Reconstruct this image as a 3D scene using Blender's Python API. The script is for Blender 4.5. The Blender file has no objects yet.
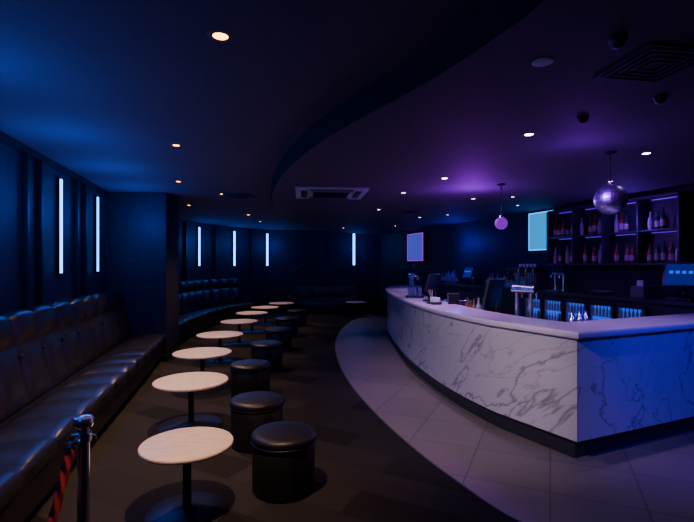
import bpy, bmesh, math, random
from mathutils import Vector, Matrix
random.seed(7)
PI=math.pi
SC=bpy.context.scene
COL=SC.collection

# ------------------------------------------------------------ materials
def newmat(name):
    m=bpy.data.materials.new(name); m.use_nodes=True
    nt=m.node_tree; b=nt.nodes['Principled BSDF']
    return m,nt,b
def mat(name,col,rough=.5,metal=0.,em=None,es=0.,var=.12,vscale=12.,bump=0.,bscale=200.,spec=.5):
    m,nt,b=newmat(name)
    b.inputs['Roughness'].default_value=rough
    b.inputs['Metallic'].default_value=metal
    b.inputs['Specular IOR Level'].default_value=spec
    tc=nt.nodes.new('ShaderNodeTexCoord')
    n=nt.nodes.new('ShaderNodeTexNoise'); n.inputs['Scale'].default_value=vscale; n.inputs['Detail'].default_value=4
    nt.links.new(tc.outputs['Object'],n.inputs['Vector'])
    r=nt.nodes.new('ShaderNodeValToRGB')
    r.color_ramp.elements[0].position=.3; r.color_ramp.elements[1].position=.7
    r.color_ramp.elements[0].color=(*[c*(1-var) for c in col],1)
    r.color_ramp.elements[1].color=(*[min(1,c*(1+var)) for c in col],1)
    nt.links.new(n.outputs['Fac'],r.inputs['Fac']); nt.links.new(r.outputs['Color'],b.inputs['Base Color'])
    if em:
        b.inputs['Emission Color'].default_value=(*em,1); b.inputs['Emission Strength'].default_value=es
    if bump>0:
        n2=nt.nodes.new('ShaderNodeTexNoise'); n2.inputs['Scale'].default_value=bscale; n2.inputs['Detail'].default_value=3
        nt.links.new(tc.outputs['Object'],n2.inputs['Vector'])
        bp=nt.nodes.new('ShaderNodeBump'); bp.inputs['Strength'].default_value=bump; bp.inputs['Distance'].default_value=.01
        nt.links.new(n2.outputs['Fac'],bp.inputs['Height']); nt.links.new(bp.outputs['Normal'],b.inputs['Normal'])
    return m

M={}
M['wall']=mat('dark_painted_wall',(.026,.024,.042),.6,bump=.1,bscale=60,spec=.2)
M['ceil']=mat('ceiling_paint',(.12,.085,.12),.85,var=.05,spec=.2)
M['soffit']=mat('soffit_paint',(.09,.07,.11),.75,var=.05,spec=.25)
M['fascia']=mat('fascia_paint',(.018,.018,.026),.8,spec=.1)
M['batten']=mat('black_batten',(.012,.012,.018),.5,spec=.3)
M['leather']=mat('black_leather',(.014,.012,.012),.28,var=.2,bump=.18,bscale=180,spec=.6)
M['leather2']=mat('black_vinyl',(.010,.009,.009),.40,var=.2,bump=.2,bscale=150,spec=.4)
M['blackmetal']=mat('black_powdercoat',(.02,.02,.02),.4,metal=.3)
M['chrome']=mat('brushed_chrome',(.8,.8,.82),.24,metal=1.,var=.04)
M['steel']=mat('stainless_steel',(.5,.5,.55),.32,metal=1.,var=.06)
M['plastic']=mat('black_plastic',(.02,.02,.024),.35)
M['white']=mat('white_plastic',(.5,.5,.52),.5,var=.03)
M['greyvent']=mat('grey_grille',(.10,.10,.12),.6)
M['darkvent']=mat('dark_grille',(.035,.033,.045),.7)
M['kick']=mat('kick_board',(.02,.02,.025),.35)
M['counter']=mat('counter_stone',(.66,.56,.62),.25,var=.05,vscale=30)
M['joinery']=mat('dark_joinery',(.03,.03,.04),.4)
M['velvet']=mat('red_velvet',(.32,.012,.015),.85,bump=.4)
M['strip']=mat('led_strip_diffuser',(.4,.7,1),.5,em=(.03,.24,1.),es=9)
M['warmlens']=mat('warm_lamp_lens',(1,.8,.5),.5,em=(1,.36,.04),es=14)
M['whitelens']=mat('violet_lamp_lens',(1,.9,1),.5,em=(.75,.6,1),es=30)
M['dimlens']=mat('small_lamp_lens',(1,.9,.8),.5,em=(.9,.6,.5),es=9)
M['magenta']=mat('magenta_glow_globe',(.08,.0,.15),.5,em=(.30,.0,.75),es=.75,spec=.2)
M['cyan']=mat('cyan_screen',(.0,.05,.1),.5,em=(.0,.2,.5),es=1.8,var=.05,spec=.1)
M['cyanrim']=mat('cyan_screen_rim',(.02,.2,.3),.3,em=(.0,.3,.8),es=3.,var=.05)
M['frost']=mat('pink_screen_rim',(.2,.0,.3),.3,em=(.34,.0,.6),es=1.2)
M['bluescr']=mat('blue_screen',(.01,.01,.1),.4,em=(.06,.07,.55),es=.9,spec=.1)
M['posscr']=mat('terminal_screen',(.005,.01,.05),.35,em=(.0,.02,.5),es=.35,spec=.1)
M['fridge']=mat('fridge_glow',(.02,.05,.3),.3,em=(.0,.06,.6),es=2.,var=.5,vscale=9)
M['led']=mat('violet_shelf_led',(.2,.1,.6),.5,em=(.12,.0,.8),es=.8)
M['amber']=mat('amber_bottle',(.2,.09,.03),.1)
M['green']=mat('green_bottle',(.03,.12,.05),.1)
M['clear']=mat('pale_bottle',(.3,.32,.4),.08)
M['label']=mat('bottle_label',(.4,.36,.3),.6)
M['paper']=mat('paper_white',(.7,.7,.72),.7)
m,nt,b=newmat('mirror_tiles'); b.inputs['Metallic'].default_value=1; b.inputs['Roughness'].default_value=.38
tc=nt.nodes.new('ShaderNodeTexCoord'); v=nt.nodes.new('ShaderNodeTexVoronoi'); v.inputs['Scale'].default_value=40
nt.links.new(tc.outputs['Object'],v.inputs['Vector'])
r=nt.nodes.new('ShaderNodeValToRGB'); r.color_ramp.elements[0].color=(.25,.2,.4,1); r.color_ramp.elements[1].color=(.85,.75,1,1)
nt.links.new(v.outputs['Color'],r.inputs['Fac']); nt.links.new(r.outputs['Color'],b.inputs['Base Color']); M['mirror']=m
m,nt,b=newmat('clear_glass'); b.inputs['Base Color'].default_value=(.3,.4,.6,1); b.inputs['Roughness'].default_value=.05
b.inputs['Alpha'].default_value=.2; M['glass']=m
# marble: long diagonal veins
m,nt,b=newmat('veined_marble'); b.inputs['Roughness'].default_value=.25
tc=nt.nodes.new('ShaderNodeTexCoord')
def vein(scale,dist,w,seed,d,st):
    d=Vector(d).normalized(); e1=d.cross(Vector((1,1,0))).normalized(); e2=d.cross(e1)
    cx=nt.nodes.new('ShaderNodeCombineXYZ')
    for i,(e,k) in enumerate(((e1,1),(e2,1),(d,st))):
        dp=nt.nodes.new('ShaderNodeVectorMath'); dp.operation='DOT_PRODUCT'; dp.inputs[1].default_value=tuple(e*k)
        nt.links.new(tc.outputs['Object'],dp.inputs[0])
        ad=nt.nodes.new('ShaderNodeMath'); ad.inputs[1].default_value=seed; nt.links.new(dp.outputs['Value'],ad.inputs[0])
        nt.links.new(ad.outputs[0],cx.inputs[i])
    n=nt.nodes.new('ShaderNodeTexNoise'); n.inputs['Scale'].default_value=scale; n.inputs['Detail'].default_value=5; n.inputs['Distortion'].default_value=dist; n.inputs['Roughness'].default_value=.5
    nt.links.new(cx.outputs[0],n.inputs['Vector'])
    s=nt.nodes.new('ShaderNodeMath'); s.operation='SUBTRACT'; s.inputs[1].default_value=.5; nt.links.new(n.outputs['Fac'],s.inputs[0])
    a=nt.nodes.new('ShaderNodeMath'); a.operation='ABSOLUTE'; nt.links.new(s.outputs[0],a.inputs[0])
    mr=nt.nodes.new('ShaderNodeMapRange'); mr.inputs['From Min'].default_value=0; mr.inputs['From Max'].default_value=w
    nt.links.new(a.outputs[0],mr.inputs['Value']); return mr.outputs[0]
v1=vein(1.5,.35,.010,3,(.55,-.6,.62),.3); v2=vein(2.6,.3,.009,11,(.4,-.75,.4),.25)
mm=nt.nodes.new('ShaderNodeMath'); mm.operation='MULTIPLY'
m1=nt.nodes.new('ShaderNodeMapRange'); m1.inputs['To Min'].default_value=.3; nt.links.new(v1,m1.inputs['Value'])
m2=nt.nodes.new('ShaderNodeMapRange'); m2.inputs['To Min'].default_value=.65; nt.links.new(v2,m2.inputs['Value'])
nt.links.new(m1.outputs[0],mm.inputs[0]); nt.links.new(m2.outputs[0],mm.inputs[1])
r=nt.nodes.new('ShaderNodeValToRGB'); r.color_ramp.elements[0].color=(.15,.14,.15,1); r.color_ramp.elements[1].color=(.56,.52,.53,1)
nt.links.new(mm.outputs[0],r.inputs['Fac']); nt.links.new(r.outputs['Color'],b.inputs['Base Color']); M['marble']=m
# floor tiles
m,nt,b=newmat('porcelain_floor_tile'); b.inputs['Roughness'].default_value=.5
tc=nt.nodes.new('ShaderNodeTexCoord'); mp=nt.nodes.new('ShaderNodeMapping'); mp.inputs['Rotation'].default_value=(0,0,.42)
br=nt.nodes.new('ShaderNodeTexBrick'); br.offset=0.; br.squash=1.
br.inputs['Color1'].default_value=(.165,.13,.112,1); br.inputs['Color2'].default_value=(.19,.152,.132,1); br.inputs['Mortar'].default_value=(.07,.06,.06,1)
br.inputs['Scale'].default_value=1; br.inputs['Mortar Size'].default_value=.005; br.inputs['Brick Width'].default_value=.6; br.inputs['Row Height'].default_value=.6
nt.links.new(tc.outputs['Object'],mp.inputs['Vector']); nt.links.new(mp.outputs['Vector'],br.inputs['Vector']); nt.links.new(br.outputs['Color'],b.inputs['Base Color']); M['tile']=m
# carpet
m,nt,b=newmat('carpet_tile'); b.inputs['Roughness'].default_value=.95; b.inputs['Specular IOR Level'].default_value=.1
tc=nt.nodes.new('ShaderNodeTexCoord'); mp=nt.nodes.new('ShaderNodeMapping'); mp.inputs['Rotation'].default_value=(0,0,.5)
br=nt.nodes.new('ShaderNodeTexBrick'); br.offset=.5
br.inputs['Color1'].default_value=(.013,.012,.012,1); br.inputs['Color2'].default_value=(.042,.036,.035,1); br.inputs['Mortar'].default_value=(.016,.014,.015,1)
br.inputs['Scale'].default_value=1; br.inputs['Mortar Size'].default_value=.002; br.inputs['Brick Width'].default_value=1.; br.inputs['Row Height'].default_value=.33
nt.links.new(tc.outputs['Object'],mp.inputs['Vector']); nt.links.new(mp.outputs['Vector'],br.inputs['Vector'])
n=nt.nodes.new('ShaderNodeTexNoise'); n.inputs['Scale'].default_value=220; n.inputs['Detail'].default_value=2; nt.links.new(tc.outputs['Object'],n.inputs['Vector'])
mx=nt.nodes.new('ShaderNodeMix'); mx.data_type='RGBA'; mx.blend_type='MULTIPLY'; mx.inputs['Factor'].default_value=.6
nt.links.new(br.outputs['Color'],mx.inputs[6]); nt.links.new(n.outputs['Fac'],mx.inputs[7]); nt.links.new(mx.outputs[2],b.inputs['Base Color'])
bp=nt.nodes.new('ShaderNodeBump'); bp.inputs['Strength'].default_value=.5; bp.inputs['Distance'].default_value=.01
nt.links.new(n.outputs['Fac'],bp.inputs['Height']); nt.links.new(bp.outputs['Normal'],b.inputs['Normal']); M['carpet']=m
# table top
m,nt,b=newmat('pale_oak_laminate'); b.inputs['Roughness'].default_value=.45
tc=nt.nodes.new('ShaderNodeTexCoord'); mp=nt.nodes.new('ShaderNodeMapping'); mp.inputs['Scale'].default_value=(3,26,3); mp.inputs['Rotation'].default_value=(0,0,.6)
n=nt.nodes.new('ShaderNodeTexNoise'); n.inputs['Scale'].default_value=3; n.inputs['Detail'].default_value=6
nt.links.new(tc.outputs['Object'],mp.inputs['Vector']); nt.links.new(mp.outputs['Vector'],n.inputs['Vector'])
r=nt.nodes.new('ShaderNodeValToRGB'); r.color_ramp.elements[0].position=.3; r.color_ramp.elements[1].position=.7
r.color_ramp.elements[0].color=(.56,.42,.29,1); r.color_ramp.elements[1].color=(.76,.60,.44,1)
nt.links.new(n.outputs['Fac'],r.inputs['Fac']); nt.links.new(r.outputs['Color'],b.inputs['Base Color']); M['wood']=m

# ------------------------------------------------------------ mesh builder
class B:
    def __init__(s): s.v=[]; s.f=[]; s.m=[]; s.mats=[]
    def mi(s,k):
        if k not in s.mats: s.mats.append(k)
        return s.mats.index(k)
    def add(s,vs,fs,k,xf=None):
        o=len(s.v); i=s.mi(k)
        for p in vs:
            p=Vector(p)
            if xf: p=xf@p
            s.v.append(p)
        for f in fs: s.f.append([a+o for a in f]); s.m.append(i)
    def box(s,c,d,k,rz=0,xf=None,rx=0):
        T=Matrix.Translation(c)@Matrix.Rotation(rz,4,'Z')@Matrix.Rotation(rx,4,'X')
        if xf: T=xf@T
        bm=bmesh.new(); bmesh.ops.create_cube(bm,size=1)
        bmesh.ops.scale(bm,vec=d,verts=bm.verts)
        bv=min(d)*.12
        if bv>.0015: bmesh.ops.bevel(bm,geom=bm.edges[:],offset=min(bv,.012),segments=2,affect='EDGES',profile=.6)
        bm.verts.index_update()
        s.add([v.co.copy() for v in bm.verts],[[v.index for v in f.verts] for f in bm.faces],k,T); bm.free()
    def lathe(s,prof,k,c=(0,0,0),seg=32,xf=None,caps=True):
        vs=[];fs=[];n=len(prof)
        for i in range(seg):
            a=2*PI*i/seg
            for r,z in prof: vs.append((c[0]+r*math.cos(a),c[1]+r*math.sin(a),c[2]+z))
        for i in range(seg):
            j=(i+1)%seg
            for q in range(n-1): fs.append([i*n+q,j*n+q,j*n+q+1,i*n+q+1])
        if caps:
            if prof[0][0]>1e-4: fs.append([i*n for i in range(seg)][::-1])
            if prof[-1][0]>1e-4: fs.append([i*n+n-1 for i in range(seg)])
        s.add(vs,fs,k,xf)
    def tube(s,pts,r,k,seg=10,rf=None):
        pts=[Vector(p) for p in pts]; vs=[];fs=[];n=len(pts)
        for i,p in enumerate(pts):
            t=(pts[min(i+1,n-1)]-pts[max(i-1,0)]).normalized()
            u=t.cross(Vector((0,0,1)));
            if u.length<.05: u=t.cross(Vector((1,0,0)))
            u.normalize(); w=t.cross(u)
            for q in range(seg):
                a=2*PI*q/seg; rr=r if rf is None else rf(i,a)
                vs.append(p+u*math.cos(a)*rr+w*math.sin(a)*rr)
        for i in range(n-1):
            for q in range(seg):
                e=(q+1)%seg; fs.append([i*seg+q,i*seg+e,(i+1)*seg+e,(i+1)*seg+q])
        fs.append(list(range(seg))[::-1]); fs.append([(n-1)*seg+q for q in range(seg)])
        s.add(vs,fs,k)
    def sweep(s,path,prof,k,disp=None,closed=True):
        off=offs(path); vs=[];fs=[];n=len(prof)
        for i,p in enumerate(path):
            for j,(o,z) in enumerate(prof):
                vs.append((p[0]+off[i][0]*o,p[1]+off[i][1]*o,z))
        e=n if closed else n-1
        for i in range(len(path)-1):
            for j in range(e):
                j2=(j+1)%n; fs.append([i*n+j,i*n+j2,(i+1)*n+j2,(i+1)*n+j])
        if closed:
            fs.append(list(range(n))[::-1]); fs.append([(len(path)-1)*n+j for j in range(n)])
        s.add(vs,fs,k)
    def prism(s,poly,z0,z1,k):
        n=len(poly)
        vs=[(x,y,z0) for x,y in poly]+[(x,y,z1) for x,y in poly]
        fs=[list(range(n))[::-1],[n+i for i in range(n)]]+[[i,(i+1)%n,n+(i+1)%n,n+i] for i in range(n)]
        s.add(vs,fs,k)
    def build(s,name,loc=(0,0,0),rz=0,parent=None,ang=35):
        me=bpy.data.meshes.new(name); me.from_pydata([tuple(v) for v in s.v],[],s.f)
        for k in s.mats: me.materials.append(M[k])
        for p,i in zip(me.polygons,s.m): p.material_index=i; p.use_smooth=True
        bm=bmesh.new(); bm.from_mesh(me); bmesh.ops.recalc_face_normals(bm,faces=bm.faces); bm.to_mesh(me); bm.free()
        me.set_sharp_from_angle(angle=math.radians(ang))
        o=bpy.data.objects.new(name,me); COL.objects.link(o); o.location=loc; o.rotation_euler=(0,0,rz)
        if parent: o.parent=parent
        return o
def inst(o,name,loc,rz=0,sc=(1,1,1)):
    n=bpy.data.objects.new(name,o.data); COL.objects.link(n); n.location=loc; n.rotation_euler=(0,0,rz); n.scale=sc; return n
def offs(path):
    res=[];n=len(path)
    for i in range(n):
        ns=[]
        for a,b in ((i-1,i),(i,i+1)):
            if a>=0 and b<n:
                d=Vector((path[b][0]-path[a][0],path[b][1]-path[a][1])).normalized(); ns.append(Vector((d.y,-d.x)))
        if len(ns)==2:
            m=(ns[0]+ns[1]).normalized(); m=m/max(.4,m.dot(ns[0]))
        else: m=ns[0]
        res.append(m)
    return res
def cr(P,n=10):
    P=[Vector(p) for p in P]; Q=[P[0]*2-P[1]]+P+[P[-1]*2-P[-2]]; out=[]
    for i in range(1,len(Q)-2):
        for k in range(n):
            t=k/n; a,b,c,d=Q[i-1:i+3]
            out.append(.5*((2*b)+(c-a)*t+(2*a-5*b+4*c-d)*t*t+(3*b-a-3*c+d)*t**3))
    out.append(P[-1]); return out
def resample(path,step):
    path=[Vector(p) for p in path]; L=[0]
    for a,b in zip(path,path[1:]): L.append(L[-1]+(b-a).length)
    n=max(2,round(L[-1]/step)); out=[];j=0
    for i in range(n+1):
        s=L[-1]*i/n
        while j<len(L)-2 and L[j+1]<s: j+=1
        t=(s-L[j])/(L[j+1]-L[j]); out.append(path[j].lerp(path[j+1],t))
    return out
def light(kind,name,loc,E,col,parent=None,tgt=None,size=60,blend=.6,rad=.04):
    L=bpy.data.lights.new(name,kind); L.energy=E; L.color=col; L.shadow_soft_size=rad
    if kind=='SPOT': L.spot_size=math.radians(size); L.spot_blend=blend
    o=bpy.data.objects.new(name,L); COL.objects.link(o)
    o.location=loc
    if tgt is not None:
        d=Vector(tgt)-Vector(loc); o.rotation_euler=d.to_track_quat('-Z','Y').to_euler()
    if parent:
        o.parent=parent; o.matrix_parent_inverse=Matrix.Translation(parent.location).inverted()
    return o

H=2.9; HS=2.7
# ------------------------------------------------------------ room plan
leftP=[Vector((-2.266-.2377*y,y)) for y in (-2,0,2,4,6,7.8)]+[Vector(p) for p in ((-4.4,9.4),(-4.5,11.4),(-4.36,13.3),(-3.72,14.9),(-2.75,16.1))]
left=resample(cr(leftP,12),.12)
back=resample(cr([Vector((-2.75,16.1)),Vector((-.8,16.38)),Vector((1.2,16.4))],8),.3)
def RW(y): return Vector((6.56-.327*y,y))
right=[RW(16.4),RW(-2)]
front=[RW(-2),Vector((left[0].x,-2))]
room=[(p.x,p.y) for p in left+back[1:]+right[1:]]
b=B(); b.prism(room,-.1,0,'carpet'); b.build('floor')
b=B(); b.prism(room,H,H+.1,'ceil'); b.build('ceiling')
for nm,p in (('wall_left',left),('wall_back',back),('wall_right',right),('wall_front',front)):
    b=B(); b.sweep(p,[(0,0),(0,H),(-.12,H),(-.12,0)],'wall'); b.build(nm)
se=cr([Vector(p) for p in ((1.1,-1.98),(1.05,-.4),(.92,1.0),(.785,1.80),(.70,2.07),(.55,2.43),(.33,2.86),(.02,3.41),(-.37,4.23),(-.84,5.62),(-1.22,7.4),(-1.36,9.0),(-1.25,11.4),(-.7,13.4),(.3,15.0),(1.5,15.45))],10)
b=B(); b.prism([(p.x,p.y) for p in se]+[tuple(RW(15.45)+Vector((-.01,0))),tuple(RW(-1.98)+Vector((-.01,0)))],HS,H,'soffit')
b.sweep(se,[(-.012,HS+.004),(-.012,H-.002),(-.001,H-.002),(-.001,HS+.004)],'fascia'); b.build('ceiling_bulkhead')
te=cr([Vector(p) for p in ((3.4,1.55),(2.2,2.1),(1.6,2.5),(1.11,2.92),(.83,3.5),(.58,4.17),(.31,5.1),(.04,6.36),(-.156,7.9),(-.24,9.75),(-.12,11.8),(.2,13.6),(.8,15.4),(1.2,16.2))],10)
b=B(); b.prism([(p.x,p.y) for p in te]+[tuple(RW(16.2)+Vector((-.01,0))),tuple(RW(1.55)+Vector((-.02,0)))],0,.006,'tile'); b.build('floor_tile_area')
b=B(); b.sweep(te,[(-.008,0),(-.008,.008),(.003,.008),(.003,0)],'greyvent'); b.build('trim_1')
b=B(); b.box((-3.7,8.1,H/2),(1.2,.6,H),'wall'); b.box((-3.7,8.1,.06),(1.23,.63,.12),'batten'); b.build('pillar')

def at(path,y):
    for a,c in zip(path,path[1:]):
        if (a.y-y)*(c.y-y)<=0 and a.y!=c.y:
            t=(y-a.y)/(c.y-a.y); p=a.lerp(c,t); d=(c-a).normalized(); return p,Vector((d.y,-d.x)),math.atan2(d.y,d.x)
BLUE=(.012,.115,1)
def strip(p,n,a,z0,z1,w=1.):
    b=B(); b.box((0,-.02,(z1-z0)/2),(.085*w,.04,z1-z0+.05),'batten'); b.box((0,-.045,(z1-z0)/2),(.048*w,.02,z1-z0),'strip')
    return b.build('led_wall_light',(p.x,p.y,z0),a)
for y in (-.6,1.0,2.6,4.15,5.67,7.17):
    p,n,a=at(left,y); strip(p,n,a,1.55,2.72)
    light('POINT','led_wall_glow',(p.x+n.x*.6,p.y+n.y*.6,2.4),23 if y>2 else 11,BLUE,rad=.2)
for y in (13.3,14.9,16.0):
    p,n,a=at(left,y); strip(p,n,a,1.63,2.75,1.5)
    light('POINT','led_wall_glow',(p.x+n.x*.4,p.y+n.y*.4,2.35),13,BLUE,rad=.2)
strip(Vector((.25,16.395)),None,0,1.65,2.78,1.5)
light('POINT','led_wall_glow',(.25,15.9,2.35),13,BLUE,rad=.2)
b=B()
for y in (.2,1.8,3.4,4.93,6.42):
    for dy in (-.17,.17):
        p,n,a=at(left,y+dy); q=p+n*.03; b.box((q.x,q.y,2.0),(.045,.06,1.66),'batten',a)
for y in (9.8,11.2,12.5,14.1,15.5):
    p,n,a=at(left,y); q=p+n*.03; b.box((q.x,q.y,2.0),(.045,.06,1.66),'batten',a)
b.sweep([v for v in left if v.y<7.75],[(0,2.82),(0,2.898),(.05,2.898),(.05,2.82)],'batten')
b.build('trim_2')
# ------------------------------------------------------------ banquettes
def grid_sweep(b,path,prof,k,W,rows,amp):
    off=offs(path); n=len(prof); vs=[];fs=[]
    PL=[0]
    for a,c in zip(prof,prof[1:]): PL.append(PL[-1]+math.hypot(c[0]-a[0],c[1]-a[1]))
    s=0
    for i,p in enumerate(path):
        if i: s+=(path[i]-path[i-1]).length
        u=(s/W)%1
        for j,(o,z) in enumerate(prof):
            a=prof[max(0,j-1)];c=prof[min(n-1,j+1)]
            d=Vector((c[0]-a[0],c[1]-a[1])).normalized(); nn=Vector((d.y,-d.x))
            v=(PL[j]/PL[-1]*rows)%1
            f=(1-abs(2*u-1)**3.2)*(1-abs(2*v-1)**4)
            A=amp*(1-f)
            vs.append((p.x+off[i].x*(o-A*nn.x),p.y+off[i].y*(o-A*nn.x),z-A*nn.y))
    for i in range(len(path)-1):
        for j in range(n-1): fs.append([i*n+j,i*n+j+1,(i+1)*n+j+1,(i+1)*n+j])
    b.add(vs,fs,k)
def dens(P,st=.025):
    return [tuple(v) for v in resample([Vector(p) for p in P],st)]
def banquette(path,name,W=.5):
    path=resample(path,.03); b=B()
    bk=dens([(.44,.44),(.40,.62),(.35,.85),(.30,1.10),(.285,1.17),(.255,1.215),(.20,1.23),(.10,1.23),(.03,1.22)])
    grid_sweep(b,path,bk,'leather',W,2,.055)
    st=dens([(.99,.30),(1.0,.36),(1.0,.42),(.975,.462),(.93,.475),(.7,.472),(.43,.455)])
    grid_sweep(b,path,st,'leather',W,1,.042)
    b.sweep(path,[(.03,.1),(.03,1.15),(.20,1.15),(.37,.405),(.935,.41),(.945,.30),(.94,.1)],'leather2')
    b.sweep(path,[(.03,0),(.03,.1),(.88,.1),(.88,0)],'kick')
    off=offs(path); s=0; nxt=W
    for i in range(1,len(path)):
        s+=(path[i]-path[i-1]).length
        if s>=nxt:
            nxt+=W
            q=path[i]+off[i]*.32; b.lathe([(0,-.014),(.018,-.009),(.022,0),(.018,.009),(0,.014)],'leather2',(q.x,q.y,.84),10)
    return b.build(name,ang=60)
banquette([v for v in left if -1.9<v.y<7.74],'banquette_seat')
banquette([v for v in left if 8.45<v.y<14.9],'banquette_seat')
b=B()
b.box((0,0,.26),(2.3,.8,.36),'leather'); b.box((0,.32,.62),(2.3,.22,.6),'leather')
for x in (-.7,0,.7): b.box((x,-.05,.47),(.68,.66,.12),'leather'); b.box((x,.18,.72),(.66,.14,.42),'leather')
for x in (-1.1,1.1): b.box((x,0,.38),(.18,.8,.55),'leather')
for x in (-1,1):
    for y in (-.32,.32): b.lathe([(.025,0),(.03,.09)],'blackmetal',(x,y,0),10)
b.build('lounge_sofa',(-.85,15.75,0))
# ------------------------------------------------------------ stools
def stool():
    b=B()
    b.lathe([(.225,0),(.232,.01),(.235,.03),(.238,.18),(.24,.345),(.236,.352)],'leather2',seg=48)
    b.lathe([(.225,.352),(.244,.354),(.249,.36),(.249,.366),(.243,.37)],'leather2',seg=48)
    b.lathe([(.238,.368),(.249,.38),(.251,.398),(.246,.412),(.232,.423),(.20,.430),(.12,.436),(0,.438)],'leather2',seg=48)
    for i in range(4):
        a=i*PI/2+.4; b.box((.2405*math.cos(a),.2405*math.sin(a),.18),(.006,.008,.33),'leather2',a)
    b.lathe([(.2,-.0),(.2,.004)],'plastic',seg=24)
    return b
S=[(-.465,3.36,.96),(-.83,4.2,.99),(-1.21,5.7,1.01),(-1.27,7.2,1.04),(-1.32,8.8,1.04),(-1.40,10.6,1.1),(-1.36,12.4,1.1)]
s0=None
for x,y,k in S:
    if s0 is None: s0=stool().build('cylindrical_stool',(x,y,0)); s0.scale=(k,k,1)
    else: inst(s0,'cylindrical_stool',(x,y,0),random.random()*3,(k,k,1))
# ------------------------------------------------------------ tables
def table(r):
    b=B()
    b.lathe([(0,.442),(r-.02,.442),(r-.004,.446),(r,.454),(r,.462),(r-.004,.468),(r-.015,.470),(0,.470)],'wood',seg=64)
    b.lathe([(.09,.43),(.09,.442)],'blackmetal',seg=24)
    b.lathe([(.03,.03),(.028,.05),(.028,.40),(.05,.43)],'blackmetal',seg=20)
    rb=r*.88
    b.lathe([(rb,0),(rb,.008),(rb-.01,.014),(.12,.024),(.05,.034),(.03,.05)],'blackmetal',seg=48)
    return b
T=[(-1.065,3.03,.30),(-1.60,4.67,.37),(-1.96,6.17,.385),(-2.17,7.78,.385),(-2.27,9.59,.385),(-2.36,11.3,.39),(-2.30,12.8,.39),(-2.05,14.2,.39),(.3,14.6,.34)]
for i,(x,y,r) in enumerate(T): table(r).build('cocktail_table',(x,y,0),random.random()*3)
inst(s0,'cylindrical_stool',(.98,15.2,0))
# ------------------------------------------------------------ stanchion
b=B()
b.lathe([(.16,0),(.16,.012),(.14,.03),(.05,.05),(.03,.06),(.026,.07),(.026,.84),(.033,.845),(.033,.885),(.026,.89),(.026,.905),(.038,.912),(.043,.925),(.043,.945),(.038,.955),(.015,.962),(0,.963)],'chrome',seg=32)
for a in range(4):
    b.tube([(.03*math.cos(a*PI/2),.03*math.sin(a*PI/2),.875),(.055*math.cos(a*PI/2),.055*math.sin(a*PI/2),.872),(.055*math.cos(a*PI/2),.055*math.sin(a*PI/2),.85)],.005,'chrome',8)
P1=(-1.205,2.08,0); P2=(-1.45,.1,0)
st=b.build('rope_stanchion',P1); inst(st,'rope_stanchion',P2)
rp=cr([Vector(p) for p in ((-1.225,2.03,.86),(-1.235,1.97,.70),(-1.25,1.88,.50),(-1.27,1.64,.32),(-1.33,1.1,.25),(-1.37,.6,.34),(-1.42,.25,.62),(-1.44,.15,.86))],16)
b=B(); b.tube(rp,.018,'velvet',16,rf=lambda i,a:.018+.0035*math.sin(3*a+i*.9))
for e in ((rp[0],rp[2]),(rp[-1],rp[-3])): b.tube([e[0],e[1]],.022,'chrome',14)
b.build('velvet_rope')
# ------------------------------------------------------------ bar
bc=cr([Vector(p) for p in ((1.90,3.75),(1.50,4.45),(1.16,5.6),(.95,7.2),(.90,8.8),(.90,10.2),(1.04,11.5),(1.5,12.4),(2.3,12.75))],12)
corner=bc[0]
bc=[corner]+[p for p in bc if (p-corner).length>.88]
bp_=[Vector((4.35,4.83)),Vector((3.2,4.323))]+bc
b=B()
b.sweep(bp_,[(.09,0),(.09,.18),(.34,.18),(.34,0)],'kick')
b.sweep(bp_,[(.02,.18),(.02,1.045),(.34,1.045),(.34,.18)],'marble')
b.sweep(bp_,[(-.03,1.045),(-.035,1.055),(-.035,1.09),(-.028,1.10),(.49,1.10),(.495,1.09),(.495,1.045)],'counter')
b.sweep(bp_,[(.34,.0),(.34,.90),(.90,.90),(.90,.0)],'joinery')
b.sweep(bp_,[(.345,.90),(.345,.915),(.91,.915),(.91,.90)],'joinery')
b.build('bar_counter')
WA=math.atan2(-1,.327)
dW=Vector((.327,-1)).normalized(); nW=Vector((dW.y,-dW.x))
bb=[RW(14.5),RW(4.5)]
b=B()
b.sweep(bb,[(.01,.0),(.01,1.15),(.56,1.15),(.56,.12),(.5,.12),(.5,0)],'joinery')
b.sweep(bb,[(.01,1.15),(.01,1.2),(.62,1.2),(.62,1.15)],'joinery')
b.build('back_bar_counter')
def WP(y,off,z=0):
    p=RW(y)+nW*off; return (p.x,p.y,z)
def fridge():
    b=B()
    b.box((0,-.02,.43),(.44,.04,.86),'plastic')
    b.box((0,-.043,.45),(.37,.008,.76),'fridge')
    for z in (.25,.47,.68):
        b.box((0,-.055,z),(.37,.012,.01),'steel')
        for i in range(6): b.lathe([(.018,0),(.018,.09),(.007,.12),(.007,.15)],'green' if i%2 else 'amber',(-.15+i*.06,-.066,z+.006),8)
    b.box((0,-.09,.45),(.38,.004,.78),'glass')
    for x in (-.2,.2): b.box((x,-.07,.45),(.035,.05,.82),'plastic')
    for z in (.04,.86): b.box((0,-.07,z),(.43,.05,.035),'plastic')
    b.box((.165,-.105,.5),(.015,.02,.3),'steel')
    return b
for i,y in enumerate((6.2,6.65,7.1,7.55,8.0)):
    fridge().build('bar_fridge',WP(y+.19,.565,.22),WA)
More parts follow.
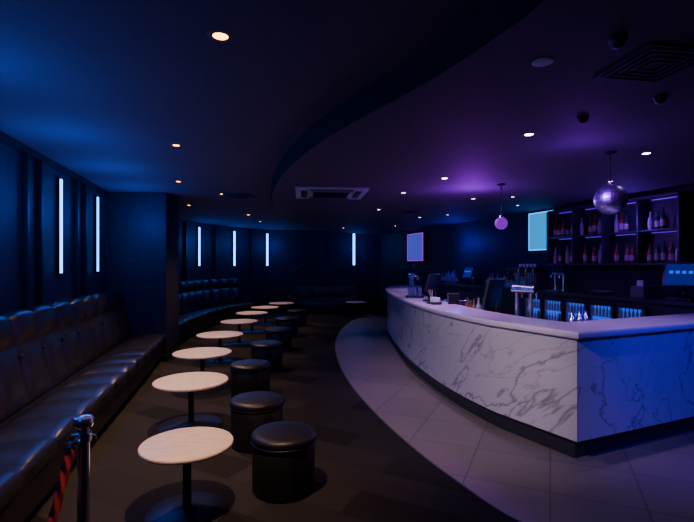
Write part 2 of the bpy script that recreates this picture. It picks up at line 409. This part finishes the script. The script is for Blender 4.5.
def shelfunit():
    b=B(); L=2.35
    b.box((0,-.01,.46),(L,.02,.94),'joinery')
    b.box((0,-.13,0),(L,.26,.03),'joinery'); b.box((0,-.13,.94),(L,.26,.03),'joinery'); b.box((0,-.12,.47),(L,.24,.025),'joinery')
    for i in range(5): b.box((-L/2+L*i/4,-.13,.47),(.03,.26,.94),'joinery')
    for z in (.92,.45):
        for i in range(4): b.box((-L/2+L*(i+.5)/4,-.03,z),(.5,.012,.012),'led')
    return b
SO=Vector(WP(7.15,.012,0))
shelfunit().build('liquor_shelf',(SO.x,SO.y,1.66),WA)
def bottles(b,xs,y,z,xf=None):
    for x in xs:
        h=random.uniform(.24,.32); r=random.uniform(.03,.04); k=random.choice(['amber','green','clear','amber','clear'])
        yy=y+random.uniform(-.02,.02)
        b.lathe([(r*.9,0),(r,.01),(r,h*.58),(r*.8,h*.68),(r*.38,h*.76),(r*.34,h*.95),(r*.42,h*.96),(r*.42,h),(0,h)],k,(x,yy,z),12)
        b.lathe([(r*1.02,h*.15),(r*1.02,h*.45)],'label',(x,yy,z),12,caps=False)
for z,side in ((.015,-1),(.483,1)):
    b=B(); xs=[]
    x=-1.1
    while x<1.12:
        if abs(((x+1.175)/.5875)%1-.0)>.09 and ((x+1.175)/.5875)%1<.91 and random.random()<.75: xs.append(x)
        x+=.095
    bottles(b,xs,-.14,z); b.build('liquor_bottles',(SO.x,SO.y,1.66),WA)
b=B(); bottles(b,[-.5+.09*i for i in range(12)],0,0); p=WP(9.6,.2,1.2); b.build('liquor_bottles',p,WA)
b=B(); bottles(b,[-.4+.1*i for i in range(9)],0,0); p=WP(11.6,.2,1.2); b.build('liquor_bottles',p,WA)
b=B(); bottles(b,[-.2+.09*i for i in range(5)],0,0); b.build('liquor_bottles',(1.72,6.15,.915),1.9)
def screen(w,h,k,rim):
    b=B(); b.box((0,-.03,h/2),(w+.05,.05,h+.05),'plastic'); b.box((0,-.058,h/2),(w,.012,h),k)
    for x in (-w/2,w/2): b.box((x,-.06,h/2),(.02,.02,h+.02),rim)
    for z in (0,h): b.box((0,-.06,z),(w+.02,.02,.02),rim)
    b.box((0,.0,h/2),(w*.4,.03,h*.4),'plastic'); return b
screen(.62,.70,'cyan','cyanrim').build('wall_screen',WP(8.62,.03,1.94),WA)
screen(1.0,.80,'bluescr','frost').build('wall_screen',WP(13.6,.03,1.78),WA)
def pos(full=True):
    b=B(); b.box((0,0,.015),(.24,.22,.03),'plastic'); b.tube([(0,.03,.02),(0,.05,.1),(0,.03,.2)],.025,'plastic')
    b.box((0,0,.28),(.38,.035,.28),'plastic',rx=-.3); b.box((0,-.021,.277),(.33,.006,.23),'posscr',rx=-.3)
    for i in range(4): b.box((-.1+i*.065,-.028,.30),(.04,.003,.03),'fridge',rx=-.3)
    if full: b.box((.26,.02,.07),(.14,.2,.14),'plastic'); b.box((.26,-.06,.15),(.08,.01,.05),'paper')
    return b
p0=pos().build('point_of_sale_terminal',WP(5.88,.42,1.2),WA+.25); p0.scale=(1.1,1.1,1.2)
inst(p0,'point_of_sale_terminal',WP(10.6,.30,1.2),WA)
p1=pos(False).build('point_of_sale_terminal',(1.30,6.9,1.1),-2.2)
inst(p1,'point_of_sale_terminal',(1.85,5.75,.915),-2.4,(1,1,1.35))
b=B(); b.box((0,0,.03),(.36,.16,.035),'plastic',rx=.1)
for r_ in range(4):
    for c_ in range(12): b.box((-.165+c_*.03,-.055+r_*.033,.052+r_*.0033),(.024,.025,.01),'greyvent')
b.build('keyboard',WP(7.0,.46,1.2),WA)
b=B(); b.box((0,0,.08),(.2,.24,.16),'greyvent',rx=.0); b.box((0,-.05,.165),(.12,.02,.02),'plastic'); b.box((0,-.06,.2),(.09,.004,.08),'paper'); b.build('receipt_printer',WP(6.40,.40,1.2),WA)
def tap(n=3,h=.5,w=.36):
    b=B()
    for x in (-w*.32,w*.32): b.lathe([(.05,0),(.05,.01),(.03,.02),(.03,h*.72)],'chrome',(x,0,0),20)
    b.tube([(-w/2,0,h*.72),(w/2,0,h*.72)],.038,'chrome',20)
    for i in range(n):
        x=-w/2+w*(i+.5)/n
        b.tube([(x,-.03,h*.72),(x,-.08,h*.71),(x,-.11,h*.66),(x,-.115,h*.55)],.011,'chrome')
        b.lathe([(.008,0),(.012,.03),(.02,.1),(.024,.16),(.018,.19),(0,.195)],'plastic',(x,-.05,h*.74),14)
    b.box((0,-.1,.012),(w,.2,.022),'steel'); return b
t0=tap().build('beer_tap_tower',(1.18,8.3,1.1),PI/2)
inst(t0,'beer_tap_tower',(2.06,5.3,.915),PI/2+.6,(.8,.9,1.25))
inst(t0,'beer_tap_tower',WP(7.9,.36,1.2),WA,(.8,.8,.8))
b=B(); b.box((0,0,.05),(.6,.42,.08),'steel'); b.box((0,.1,.22),(.6,.2,.3),'steel'); b.box((0,-.02,.36),(.6,.42,.1),'plastic')
for x in (-.16,.16):
    b.lathe([(.035,0),(.04,.06)],'chrome',(x,-.1,.25),16); b.tube([(x,-.1,.26),(x,-.26,.25)],.013,'plastic')
b.tube([(.27,-.1,.32),(.29,-.16,.25),(.28,-.18,.14)],.006,'chrome')
for i in range(5): b.lathe([(.02,0),(.032,.06),(.03,.06)],'paper',(-.2+i*.1,.05,.41),12)
b.build('espresso_machine',WP(8.75,.33,1.2),WA)
b=B(); b.box((0,0,.01),(.2,.1,.02),'plastic'); b.box((0,0,.18),(.18,.012,.32),'greyvent',rx=-.12); b.box((0,-.01,.18),(.16,.006,.29),'plastic',rx=-.12); b.build('menu_stand',(1.50,6.4,.915),.3)
def glasses(n,m,z=.0):
    b=B()
    b.box((0,0,.012),(.05+.085*n,.05+.085*m,.02),'plastic')
    for i in range(n):
        for j in range(m): b.lathe([(0,.0),(.027,0),(.035,.14),(.033,.14),(.025,.008),(0,.008)],'glass',((i-(n-1)/2)*.085,(j-(m-1)/2)*.085,.024),14)
    return b
g0=glasses(4,3).build('glass_tray',(1.16,7.8,1.1),1.45)
inst(g0,'glass_tray',(1.62,7.5,.915),1.4)
b=B(); b.box((0,0,.02),(.22,.14,.03),'plastic'); b.box((-.05,0,.06),(.1,.11,.08),'paper')
for i in range(5): b.tube([(.05+.008*i,.01*(i%2),.03),(.05+.012*i,.01*i,.2)],.003,'velvet' if i%2 else 'paper',6)
b.box((.06,0,.06),(.08,.1,.08),'plastic'); b.build('napkin_caddy',(1.22,6.4,1.1),1.8)
b=B(); b.lathe([(0,0),(.08,0),(.11,.2),(.115,.205),(.105,.2),(.075,.01),(0,.01)],'steel',seg=28); b.build('ice_bucket',(1.75,6.75,.915))
b=B()
for x in (0,.11,.2): b.lathe([(.035,0),(.045,.16),(.035,.19),(.02,.22),(.02,.25),(0,.255)],'chrome',(x,0,0),18)
b.build('cocktail_shakers',(2.35,4.75,.915),.4)
# ------------------------------------------------------------ ceiling fittings
def downlight(x,y,z,lens,r=.05):
    b=B(); b.lathe([(r*.75,-.004),(r*1.2,-.004),(r*1.3,0)],'greyvent',seg=28,caps=False); b.lathe([(r*.75,-.002),(0,-.0021)],lens,seg=28,caps=False)
    b.lathe([(r*.75,-.004),(r*.74,-.001)],'greyvent',seg=28,caps=False)
    return b.build('recessed_downlight',(x,y,z-.001))
WARM=(1,.62,.37)
for (x,y,E,tx,ty) in ((-.69,2.48,330,-1.25,3.0),(-1.78,4.74,280,-1.85,4.6),(-2.52,6.8,270,-2.35,6.3),(-2.2,8.0,150,-2.19,7.9),(-3.3,9.5,170,-2.6,9.6),(-2.45,11.3,170,-2.36,11.4),(-2.5,13.1,150,-2.2,13.3)):
    d=downlight(x,y,H,'warmlens',.055 if y<3 else .045)
    light('SPOT','downlight_beam',(x,y,H-.03),E,WARM,d,(tx,ty,0),88,1.,.04)
for (x,y) in ((-.1,12.9),(-.5,14.6)):
    z=HS if y<14 else H
    d=downlight(x,y,z,'dimlens',.04); light('SPOT','downlight_beam',(x,y,z-.05),16,WARM,d,(x,y,0),80,.8)
VIO=(.72,.46,1)
for (x,y,E) in ((1.46,3.65,35),(1.18,5.5,75),(.82,6.6,85),(.6,8.6,55),(2.81,4.27,45),(2.0,7.2,65),(1.6,10.,60)):
    d=downlight(x,y,HS,'whitelens' if y<6 else 'dimlens',.045)
    light('SPOT','downlight_beam',(x,y,HS-.03),E,VIO,d,(x+.25,y+.1,0),80,.9)
for (x,y) in ((2.55,7.0),(3.3,5.7),(2.1,9.5),(1.3,12.2),(3.0,8.0)): downlight(x,y,HS,'dimlens',.035)
d=downlight(-1.0,1.9,H,'whitelens'); light('SPOT','downlight_beam',(-1.0,1.9,H-.03),400,(.95,.74,.82),d,(1.25,5.0,.45),50,.8)  # added out-of-view fixture and spot, brightens the curved marble bar front
d=downlight(3.3,2.0,HS,'whitelens'); light('SPOT','added_blue_wash',(3.3,2.0,HS-.03),260,(.03,.0,1),d,(3.05,4.2,.6),64,1.)  # added unseen fixture with blue spot, colours the bar's right marble face
# washes
light('POINT','purple_wash_glow',(1.7,6.2,2.35),38,(.40,.0,1),rad=.1)
light('POINT','purple_wash_glow',(2.0,3.9,2.4),6,(.3,.0,1),rad=.1)
light('POINT','blue_wash_glow',(2.6,11.0,2.2),20,(.05,.03,1),rad=.15)
light('POINT','shelf_glow',WP(6.6,.5,2.3),10,(.2,.02,1),rad=.1)
light('POINT','screen_glow',WP(8.6,.5,2.25),4,(.0,.12,.9),rad=.2)
# AC cassette
b=B()
b.box((0,0,-.012),(1.0,.95,.024),'white'); b.box((0,0,-.027),(.52,.48,.012),'greyvent')
for i in range(9): b.box((0,-.2+i*.05,-.035),(.48,.008,.01),'batten')
for s_ in (-1,1):
    b.box((s_*.38,0,-.026),(.09,.6,.008),'batten'); b.box((0,s_*.36,-.026),(.6,.09,.008),'batten')
    b.box((s_*.38,0,-.034),(.03,.58,.008),'greyvent',0); b.box((0,s_*.36,-.034),(.58,.03,.008),'greyvent')
b.build('air_conditioner_cassette',(-.24,6.6,HS),.1)
def vent(w):
    b=B(); b.box((0,0,-.006),(w,w,.012),'darkvent')
    for i in range(4):
        s_=w*(.85-.2*i)
        for q in (-1,1): b.box((q*s_/2,0,-.015),(.01,s_,.008),'batten'); b.box((0,q*s_/2,-.015),(s_,.01,.008),'batten')
    return b
vent(.4).build('ceiling_air_vent',(1.6,2.37,HS),.15)
vent(.5).build('ceiling_air_vent',(-1.93,8.2,H),0); vent(.4).build('ceiling_air_vent',(1.2,9.0,HS),0)
b=B(); b.lathe([(.052,0),(.052,-.004),(.046,-.007),(.03,-.008),(0,-.008)],'white',seg=32); b.lathe([(.035,-.009),(.0,-.010)],'white',seg=24,caps=False); b.build('ceiling_speaker',(1.01,2.35,HS))
for x,y in ((1.25,2.1),(1.95,2.83),(1.67,3.22)):
    b=B(); b.lathe([(.04,0),(.04,-.01),(.035,-.015),(.033,-.025),(.024,-.042),(.01,-.05),(0,-.051)],'plastic',seg=28); b.build('dome_camera',(x,y,HS))
def ball(r,drop,k):
    b=B(); b.lathe([(.05,0),(.05,-.015),(.02,-.03),(0,-.031)],'plastic',seg=24)
    b.tube([(0,0,-.02),(0,0,-drop+r)],.004,'blackmetal',8)
    N=18; prof=[(max(1e-5,r*math.sin(PI*i/N)),-drop-r*math.cos(PI*i/N)) for i in range(N+1)]
    b.lathe(prof,k,seg=30,caps=False); b.lathe([(.02,-drop+r-.005),(.02,-drop+r+.02)],'chrome',seg=16)
    return b
ball(.14,.44,'mirror').build('mirror_ball',(2.45,4.23,HS),ang=3)
ball(.08,.51,'magenta').build('pendant_globe_lamp',(2.0,5.9,HS),ang=60)
light('SPOT','mirror_ball_beam',(1.46,3.6,HS-.05),110,(.36,.04,1),None,(2.45,4.23,2.26),22,.5,.03)

w=bpy.data.worlds.new('World'); SC.world=w; w.use_nodes=True
w.node_tree.nodes['Background'].inputs[0].default_value=(.01,.015,.04,1); w.node_tree.nodes['Background'].inputs[1].default_value=.2
cd=bpy.data.cameras.new('camera'); cam=bpy.data.objects.new('camera',cd); COL.objects.link(cam)
cam.location=(0,0,1.65); cam.rotation_euler=(PI/2,0,0); cd.sensor_width=36; cd.lens=23.6; cd.shift_y=4/694; cd.clip_start=.05
SC.camera=cam
